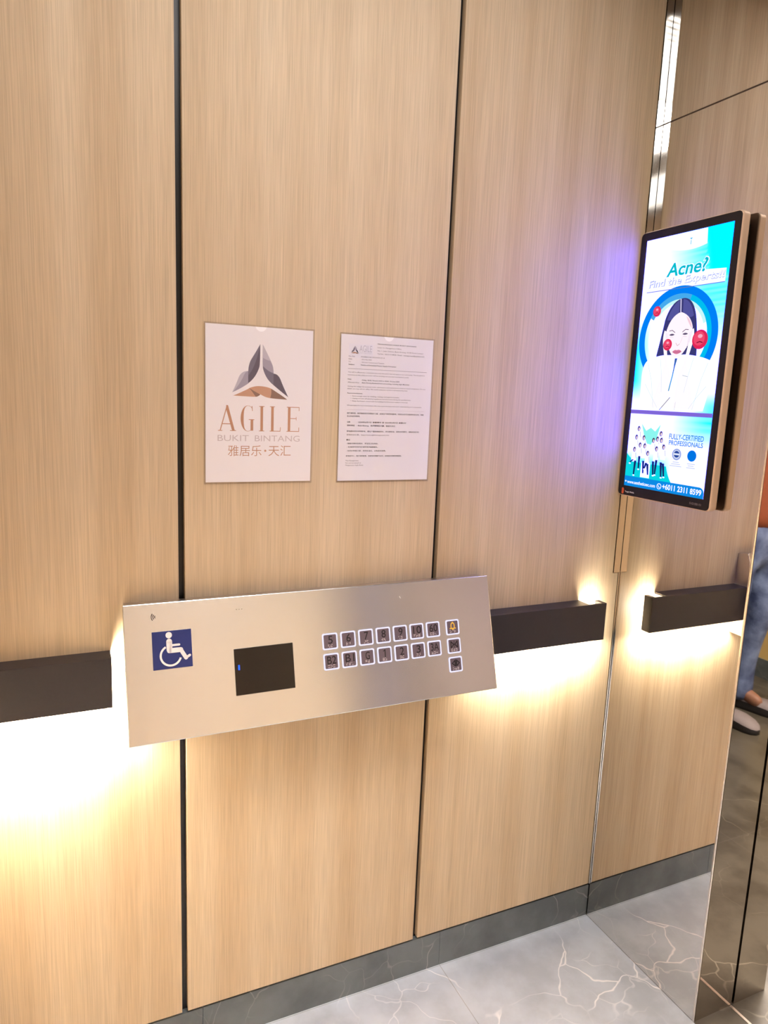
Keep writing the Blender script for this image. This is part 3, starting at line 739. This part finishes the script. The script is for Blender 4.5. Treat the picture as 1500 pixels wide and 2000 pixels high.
def bgcol(u, v):
    """how cyan the advert's background is at (u, v)"""
    if v > 216:
        k = sm(95, 215, u + 0.25 * (v - 560)) * sm(430, 520, v)
        k = max(k, 0.92 * sm(125, 215, u) * sm(360, 470, v))
        if k < 0.97: k *= 0.86 + 0.14 * math.sin(v * 0.75 + 0.02 * u) 
        k = max(k, sm(70, 20, u) * sm(240, 290, v) * sm(430, 360, v))
        k = max(k, 0.8 * sm(205, 262, u) * sm(262, 230, v))
    else:
        k = sm(150, 262, u) * sm(140, 195, v) * (0.85 + 0.15 * math.sin(v * 0.9))
        k = max(k, sm(165, 120, u) * sm(120, 80, v))
    return min(1, max(0, k)) ** 0.6
vs = []; fs = []; cols = []; NU, NV = 48, 116
for j in range(NV + 1):
    for i in range(NU + 1):
        u = 22.2 + (263.2 - 22.2) * i / NU; v = 32 + (612.5 - 32) * j / NV
        vs.append((u, v)); k = bgcol(u, v); cols.append((1.0 * (1 - k) + 0.0 * k, 1.0 * (1 - k) + 0.93 * k, 12.0 * (1 - k) + 8.0 * k, 1))
for j in range(NV):
    for i in range(NU): a = j * (NU + 1) + i; fs.append((a, a + 1, a + NU + 2, a + NU + 1))
f.faces(vs, fs, bgmat(), 1); NBG = len(vs)
# white tab at the top with a small mark
f.poly(bez([(90, 612), (92, 582), ((150, 566), (199, 579)), (196.5, 612)]), WHT, 2)
f.poly([(150, 598), (158, 598), (154, 594)], em(90, 190, 200), 3); f.rect(153, 584, 155, 593, em(120, 205, 210), 3)
# headline
f.text('Acne?', 90, 519, 205, 553, WHT, 3, 0.06, 0.18); f.text('Acne?', 92, 521, 203, 551, em(10, 190, 196), 4, 0.022, 0.18)
f.poly([(36, 494), (256, 494), (256, 521), (200, 525), (120, 521), (38, 522)], WHT, 2)
f.line([(37, 493), (255, 493)], 1.6, em(110, 120, 150), 3)
f.text('Find the Experts!!', 41, 497, 252, 519, em(170, 178, 200), 3, 0.03, 0.12); f.text('Find the Experts!!', 40, 498, 251, 520, WHT, 4, 0.0, 0.12)
# blue ring
RC = (140, 385)
def ringseg(r0, r1, a0, a1, mat, l): f.arc(RC[0], RC[1], r0, r1, math.radians(a0), math.radians(a1), mat, l, 60, 1.0)
ringseg(95, 113, -38, 216, em(0, 128, 246), 3)
ringseg(84, 96, -38, 70, em(0, 190, 238), 4); ringseg(84, 96, 70, 150, em(70, 170, 236), 4)
f.ell(RC[0], RC[1], 84, 84, WHT, 3)
ringseg(76, 84, 20, 140, em(200, 248, 250), 5)
# woman: hair, torso, face, arms and hands
HAIR, HAIR2 = em(58, 58, 118), em(84, 84, 156)
f.poly(bez([(150, 470), ((178, 470), (190, 430)), ((200, 390), (203, 330)), (186, 322), (92, 322), (86, 346), ((98, 400), (102, 425)), ((116, 468), (150, 470))]), HAIR, 6)
f.poly(bez([(150, 468), ((172, 466), (184, 430)), ((170, 420), (152, 440))]), HAIR2, 7); f.poly(bez([(140, 467), ((118, 456), (108, 425)), ((124, 420), (141, 438))]), HAIR2, 7)
f.poly(bez([(48, 222), (46, 290), ((44, 330), (66, 338)), ((100, 348), (122, 346)), (172, 346), ((230, 340), (250, 326)), ((254, 290), (236, 222))]), WHT, 8)
f.poly(bez([(147, 440), ((176, 432), (184, 405)), ((184, 372), (164, 350)), ((148, 334), (132, 346)), ((112, 368), (110, 402)), ((120, 434), (147, 440))]), em(252, 236, 246, 1.1), 9)
f.line([(143, 468), (146, 440)], 3.0, em(214, 206, 240), 10)
f.poly(bez([(163, 430), ((180, 420), (182, 402)), ((172, 412), (163, 430))]), em(244, 206, 220), 10)
for cx_, sg in ((127, -1), (165, 1)):
    f.line([(cx_ - 8, 398 - sg * 2), (cx_, 401), (cx_ + 8, 398 + sg * 2)], 1.7, em(120, 104, 132), 11)
    f.poly(bez([(cx_ - 8, 391), ((cx_, 396), (cx_ + 8, 391)), ((cx_, 387), (cx_ - 8, 391))]), em(96, 84, 116), 11)
    f.line([(cx_ - 6, 386), (cx_ + 5, 385)], 0.9, em(226, 202, 222), 11)
f.line([(141, 372), (146, 366), (152, 370)], 1.5, em(222, 180, 196), 11)
f.line([(158, 384), (154, 372)], 1.0, em(236, 206, 220), 11)
f.poly(bez([(133, 353), ((140, 359), (146, 356)), ((152, 359), (160, 353)), ((146, 342), (133, 353))]), em(216, 122, 160), 11); f.line([(134, 352), (159, 352)], 0.8, em(160, 76, 112), 12)
SK = em(250, 240, 250, 1.12); SKL = em(222, 206, 228)
for sg in (-1, 1):
    cx_ = 146 + sg * 34
    f.poly(bez([(cx_ + sg * 8, 402), ((cx_ + sg * 14, 380), (cx_ + sg * 4, 355)), ((cx_ - sg * 8, 330), (cx_ - sg * 24, 300)), (cx_ - sg * 30, 226), (cx_ + sg * 30, 226), ((cx_ + sg * 4, 300), (cx_ - sg * 2, 330)), ((cx_ - sg * 6, 360), (cx_ - sg * 2, 398))]), SK, 13)
    for k in range(4): f.line([(cx_ + sg * (5 - k * 2.5), 400 - k * 2), (cx_ - sg * (1 + k * 2), 372 - k * 4)], 0.7, SKL, 14)
f.line([(146, 334), (141, 300), (134, 266)], 3.0, em(70, 160, 205), 14); f.poly([(143, 338), (150, 338), (141, 300)], em(48, 66, 130), 14)
f.line([(140, 250), (112, 221)], 1.8, em(120, 130, 150), 15); f.line([(158, 240), (156, 222)], 0.9, em(180, 190, 205), 15); f.line([(170, 300), (184, 297)], 1.2, em(168, 196, 206), 15)
SEAMC = em(206, 228, 240)
for pts in ([(62, 330), (78, 290), (92, 224)], [(236, 326), (222, 290), (206, 224)], [(100, 338), (108, 300), (112, 262)], [(196, 338), (186, 300), (178, 262)], [(60, 280), (84, 250), (104, 226)], [(238, 276), (214, 250), (196, 226)]):
    f.line(pts, 1.0, SEAMC, 15)
# red spots
for cx_, cy_, r_ in ((75, 447, 12), (117, 369.5, 13), (207.5, 377, 21)):
    f.ell(cx_, cy_, r_, r_, em(226, 40, 88), 16); f.ell(cx_ - r_ * .12, cy_ + r_ * .1, r_ * .72, r_ * .72, em(240, 74, 110), 17)
    f.ell(cx_, cy_ + r_ * 0.34, r_ * 0.3, r_ * 0.2, em(250, 170, 196), 18)
    f.line([(cx_ - r_ * .35, cy_ - r_ * .32), (cx_, cy_ - r_ * .22), (cx_ + r_ * .35, cy_ - r_ * .32)], r_ * 0.1, em(120, 16, 44), 18)
# purple divider and lower half
f.poly([(22.2, 209.5), (263.2, 209.5), (263.2, 218.5), (22.2, 218.5)], em(128, 104, 214), 8 + 11)
f.poly([(62, 186), (78, 170), (92, 178), (106, 170), (121, 187), (112, 152), (98, 138), (84, 140), (72, 160)], em(140, 246, 240), 3)
f.poly(bez([(22.2, 112), ((40, 96), (60, 92)), (150, 92), ((156, 70), (172, 52)), (22.2, 52)]), em(10, 214, 226), 3)
f.rect(72, 58, 101, 94, WHT, 4)
NAVY, COAT = em(22, 40, 104), WHT
folk = [(54, 174), (49, 153), (73, 153), (63, 135), (78, 134), (46, 123), (90, 117), (104, 149), (116, 153), (125, 166), (128, 151), (116, 130), (137, 136)]
folk.sort(key=lambda p: -p[1])
for k, (u, v) in enumerate(folk):
    f.poly(bez([(u - 3, v - 4), ((u - 9, v - 8), (u - 8, v - 30)), (u + 8, v - 30), ((u + 9, v - 8), (u + 3, v - 4))]), COAT, 5 + k * 0.5)
    f.ell(u, v, 4.4, 6.2, em(74, 60, 96), 5.2 + k * 0.5, 16); f.ell(u + 0.8, v - 1.2, 2.6, 3.8, em(236, 210, 222), 5.3 + k * 0.5, 14)
    f.line([(u + 5, v - 8), (u + 7, v - 20)], 1.0, em(120, 116, 160), 5.35 + k * 0.5)
for u, v0, v1, lean in ((52, 96, 62, -2), (44, 98, 90, -10), (64, 108, 78, 0), (78, 98, 68, 2), (92, 92, 66, 4), (88, 94, 80, -5), (109, 100, 68, 3), (119, 104, 70, -2), (133, 100, 66, 4), (140, 98, 68, 5)):
    f.poly([(u - 3.6, v0), (u + 3.6, v0), (u + lean + 2.4, v1), (u + lean - 2.0, v1)], NAVY, 13)
    f.ell(u + lean + 0.5, v1 - 2, 3.4, 1.7, WHT, 13.2, 12)
f.text('FULLY-CERTIFIED', 150, 156, 247.5, 168.5, em(40, 128, 148), 5, 0.016); f.text('PROFESSIONALS', 151, 142.5, 247, 153.5, em(40, 128, 148), 5, 0.016)
f.ell(177, 122.5, 13, 13, em(140, 158, 214), 5); f.ell(177, 122.5, 10.5, 10.5, em(206, 216, 242), 6); f.ell(177, 123, 8, 7.6, em(44, 74, 158), 7); f.rect(168.5, 121.0, 185.5, 125.0, em(222, 230, 248), 8)
f.ell(220, 123, 12.5, 12.5, em(0, 116, 226), 5)
for u0, u1, v in ((168, 186, 104), (164, 190, 99.5), (160, 194, 95), (209, 231, 104), (212, 228, 99.5), (208, 232, 95)): f.rect(u0, v, u1, v + 1.6, em(196, 206, 226), 5)
f.poly(bez([(22.2, 32), (263.2, 32), (263.2, 44), ((262, 55), (250, 56.5)), (22.2, 56.5)]), em(14, 138, 226), 15)
f.text('www.aestheticsec.com', 32, 38.5, 123, 46.5, WHT, 16, 0.02); f.ell(27, 43, 2.2, 2.2, WHT, 16, 12)
f.arc(135, 43.5, 5.4, 7.0, 0, 2 * math.pi, WHT, 16, 24); f.line([(132.5, 45.5), (134, 42), (137.5, 41)], 1.7, WHT, 17)
f.text('+6011 2311 8599', 145, 38, 257, 51.5, WHT, 16, 0.024)
pic = f.mb.build('advert_picture', bez_o)
ca = pic.data.color_attributes.new('picture', 'FLOAT_COLOR', 'POINT')
for i in range(len(pic.data.vertices)): ca.data[i].color = cols[i] if i < NBG else (1, 1, 1, 1)
# maker's marks on the bezel
f = Flat((XF - 0.0002, 0, 1.2), (0, -0.001, 0), (0, 0, 0.001), (-1, 0, 0), 0.00003)
f.poly(bez([(16, 11), (16, 24), ((20, 28), (23, 23)), ((25, 18), (22, 10))]), principled('orange_mark', rgb(206, 84, 44), 0.5), 1)
f.text('Target Media', 27, 14, 58, 19, M['sign_white'], 1, 0.012); f.build('maker_mark', bez_o)
f = Flat((XF - 0.0002, 0, 1.2), (0, -0.001, 0), (0, 0, 0.001), (-1, 0, 0), 0.00003)
f.text('IS-0215E8-V01', 228, 16, 260, 21, M['ink_soft'], 1, 0.012); f.build('model_lettering', bez_o)

# ================================================================= CEILING LIGHT (seen only as a reflection in the corner strip)
cl = thing('ceiling_light', 'large square luminous ceiling panel over the lift car', 'ceiling light', (-0.83, -0.92, CEIL))
mb = MB()
for i in range(60):
    y = -0.18 - 1.48 * (i + 0.5) / 60
    for xa, xb in (((-1.50, -1.14), (-0.52, -0.17)) if -1.26 < y < -0.58 else ((-1.50, -0.17),)):
        mb.box((xa, y - 0.0055, CEIL - 0.0012), (xb, y + 0.0055, CEIL - 0.0003), M['light_panel'])
mb.build('light_bars', cl)
ll = thing('ceiling_light', 'unseen luminous ceiling panel added to light the lobby outside the doorway', 'ceiling light', (1.15, 0.45, 2.6))  # out-of-view lamp added for the lobby
mb = MB(); mb.box((0.55, -0.45, 2.575), (1.75, 1.35, 2.5995), M['light_panel']); mb.build('diffuser', ll)

# ================================================================= PERSON IN THE LOBBY (seen reflected in the polished door jamb)
person = thing('person', 'person in orange top, blue jeans and grey slip-on shoes standing outside the doorway', 'person', (1.55, -1.58, 0))
def skin_obj(name, pts, edges, radii, mat, parent, root=0, sub=2):
    me = bpy.data.meshes.new(name); base = wloc(parent)
    me.from_pydata([tuple(p) for p in pts], edges, [])
    o = link(bpy.data.objects.new(name, me)); o.parent = parent
    sk = o.modifiers.new('skin', 'SKIN'); sk.use_smooth_shade = True
    if not me.skin_vertices: me.skin_vertices.new(name='skin')
    for i, r in enumerate(radii):
        rr = r if isinstance(r, tuple) else (r, r)
        me.skin_vertices[0].data[i].radius = rr; me.skin_vertices[0].data[i].use_root = (i == root)
    sb = o.modifiers.new('sub', 'SUBSURF'); sb.levels = 1; sb.render_levels = sub
    me.materials.append(mat)
    return o
# local frame: facing +y, right side is +x
hipL, hipR = (-0.085, 0.01, 0.90), (0.085, 0.0, 0.90)
ankL, ankR = (-0.105, 0.0, 0.09), (0.105, -0.03, 0.09)
P_ = [(0, 0, 0.95), (0, 0.0, 1.10), (0, 0.0, 1.28), (0, -0.01, 1.42), (0, 0.0, 1.50), (0, 0.015, 1.58), (0, 0.02, 1.66), (0, 0.02, 1.73)]
R_ = [(.15, .10), (.14, .10), (.16, .11), (.12, .09), .05, .065, .088, .07]
E_ = [(i, i + 1) for i in range(7)]
for sg in (-1, 1):
    b0 = len(P_)
    P_ += [(sg * .18, -.01, 1.42), (sg * .23, -.03, 1.14), (sg * .235, .05, .90), (sg * .235, .065, .84)]; R_ += [.055, .042, .03, (.02, .036)]
    E_ += [(3, b0), (b0, b0 + 1), (b0 + 1, b0 + 2), (b0 + 2, b0 + 3)]
    for k, (dy, ln) in enumerate(((-.030, .07), (-.010, .085), (.010, .08), (.030, .065))):
        i0 = len(P_); P_ += [(sg * .236, .065 + dy, .80), (sg * .232, .068 + dy, .80 - ln * .5), (sg * .222, .072 + dy, .80 - ln)]; R_ += [.010, .009, .008]
        E_ += [(b0 + 3, i0), (i0, i0 + 1), (i0 + 1, i0 + 2)]
    i0 = len(P_); P_ += [(sg * .215, .105, .835), (sg * .208, .118, .80)]; R_ += [.011, .009]; E_ += [(b0 + 3, i0), (i0, i0 + 1)]
    h = hipL if sg < 0 else hipR; a = ankL if sg < 0 else ankR
    i0 = len(P_)
    P_ += [h, ((h[0] + a[0]) / 2, (h[1] + a[1]) / 2 + .02, .49), a, (a[0] + sg * .02, a[1] + .12, .045)]; R_ += [.085, .055, .038, (.035, .025)]
    E_ += [(0, i0), (i0, i0 + 1), (i0 + 1, i0 + 2), (i0 + 2, i0 + 3)]
for q, r_ in (((0, .130, 1.648), .014), ((-.086, .012, 1.655), (.008, .022)), ((.086, .012, 1.655), (.008, .022)), ((0, .085, 1.598), .034)):
    P_.append(q); R_.append(r_); E_.append((6, len(P_) - 1))
body = skin_obj('body', P_, E_, R_, M['skin'], person)
# jeans
JP = [(0, 0, 0.97), (0, 0, 0.90)]; JR = [(.165, .125), (.17, .13)]; JE = [(0, 1)]
for sg, h, a in ((-1, hipL, ankL), (1, hipR, ankR)):
    i0 = len(JP)
    JP += [(h[0], h[1], .78), (h[0] * .5 + a[0] * .5, .012, .62), (a[0] * .8 + h[0] * .2, .022, .50), (a[0], a[1] * .5 - .005, .34), (a[0], a[1], .20), (a[0], a[1] + .004, .028)]
    JR += [(.104, .108), .094, .078, .074, .064, .066]; JE += [(1, i0)] + [(i0 + k, i0 + k + 1) for k in range(5)]
skin_obj('jeans', JP, JE, JR, M['denim'], person, sub=2)
# top
TP = [(0, 0, 0.875), (0, 0, 1.0), (0, 0, 1.15), (0, 0, 1.30), (0, -.01, 1.42), (0, -.005, 1.465)]
TR = [(.20, .155), (.185, .145), (.18, .14), (.19, .145), (.15, .105), (.075, .07)]; TE = [(i, i + 1) for i in range(5)]
for sg in (-1, 1):
    i0 = len(TP); TP += [(sg * .185, -.01, 1.415), (sg * .215, -.022, 1.25), (sg * .23, -.03, 1.14)]; TR += [.075, .066, .062]; TE += [(4, i0), (i0, i0 + 1), (i0 + 1, i0 + 2)]
skin_obj('shirt', TP, TE, TR, M['shirt'], person)
mb = MB()
hair = bmesh.new(); bmesh.ops.create_uvsphere(hair, u_segments=24, v_segments=16, radius=1.0)
hm = bpy.data.meshes.new('hair'); 
for v in hair.verts:
    v.co = Vector((v.co.x * .098, v.co.y * .098 - .034 - (0.022 if v.co.z < 0 else 0), v.co.z * .098 + 1.715))
hair.to_mesh(hm); hair.free(); hm.materials.append(M['hair'])
for p in hm.polygons: p.use_smooth = True
ho = link(bpy.data.objects.new('hair', hm)); ho.parent = person
def facial(name, pts, r, mat):
    mb = MB(); B = Vector(person.location)
    for (x, y, z) in pts:
        vs = []; fs = []; n, m_ = 12, 8
        for j in range(m_ + 1):
            t = math.pi * j / m_
            for i in range(n):
                a = 2 * math.pi * i / n; vs.append(B + Vector((x + r[0] * math.sin(t) * math.cos(a), y + r[1] * math.sin(t) * math.sin(a), z + r[2] * math.cos(t))))
        for j in range(m_):
            for i in range(n): fs.append((j * n + i, j * n + (i + 1) % n, (j + 1) * n + (i + 1) % n, (j + 1) * n + i))
        mb.add(vs, fs, mat)
    return mb.build(name, person, smooth=True)
for sx in (-.032, .032):
    facial('eye', [(sx, FACE_Y - .004, 1.668)], (.011, .006, .006), M['hair']); facial('eyebrow', [(sx, FACE_Y - .003, 1.686)], (.017, .005, .003), M['hair'])
facial('mouth', [(0, FACE_Y + .006, 1.612)], (.021, .006, .005), M['lips'])
def shoe(cx, cy, ang, label=None):
    """slip-on with dark sole and side band, grey suede vamp; heel at (cx, cy), pointing along ang"""
    ca_, sa_ = math.cos(ang), math.sin(ang)
    def W(l, wd, z): return (cx + l * sa_ + wd * ca_, cy + l * ca_ - wd * sa_, z)
    prof = [(0.0, .022, .0), (.02, .032, .0), (.07, .034, .0), (.13, .038, .0), (.19, .046, .0), (.24, .044, .0), (.27, .032, .0), (.285, .012, .0)]
    tops = [.062, .072, .066, .060, .058, .048, .036, .028]
    def ringpts(k, z): 
        out = [W(l, wd * k, z if not callable(z) else z(i)) for i, (l, wd, _) in enumerate(prof)]
        out += [W(l, -wd * k, z if not callable(z) else z(i)) for i, (l, wd, _) in reversed(list(enumerate(prof)))]
        return out
    base = Vector(person.location)
    rows_ = [ringpts(0.97, 0.0005), ringpts(1.02, 0.014), ringpts(1.0, lambda i: .016 + (tops[i] - .016) * .55), ringpts(.86, lambda i: tops[i])]
    m1 = MB(); n = len(rows_[0]); vs = [Vector(p) for r in rows_[:3] for p in r]
    fs = [tuple(range(n))[::-1]] + [(r * n + i, r * n + (i + 1) % n, (r + 1) * n + (i + 1) % n, (r + 1) * n + i) for r in range(2) for i in range(n)]
    m1.add(vs, fs, M['shoe']); so = m1.build('shoe', person, smooth=True)
    m2 = MB(); vs = [Vector(p) for r in rows_[2:] for p in r]
    fs = [(i, (i + 1) % n, n + (i + 1) % n, n + i) for i in range(n)]
    k = len(prof)
    for i in range(2, k - 1): fs.append((n + i, n + i + 1, n + (n - 2 - i), n + (n - 1 - i)))
    m2.add(vs, fs, M['suede']); u = m2.build('upper', so, smooth=True); u['label'] = 'grey suede upper'
    return so
shoe(1.452, -1.632, math.radians(4)); shoe(1.638, -1.672, math.radians(21))
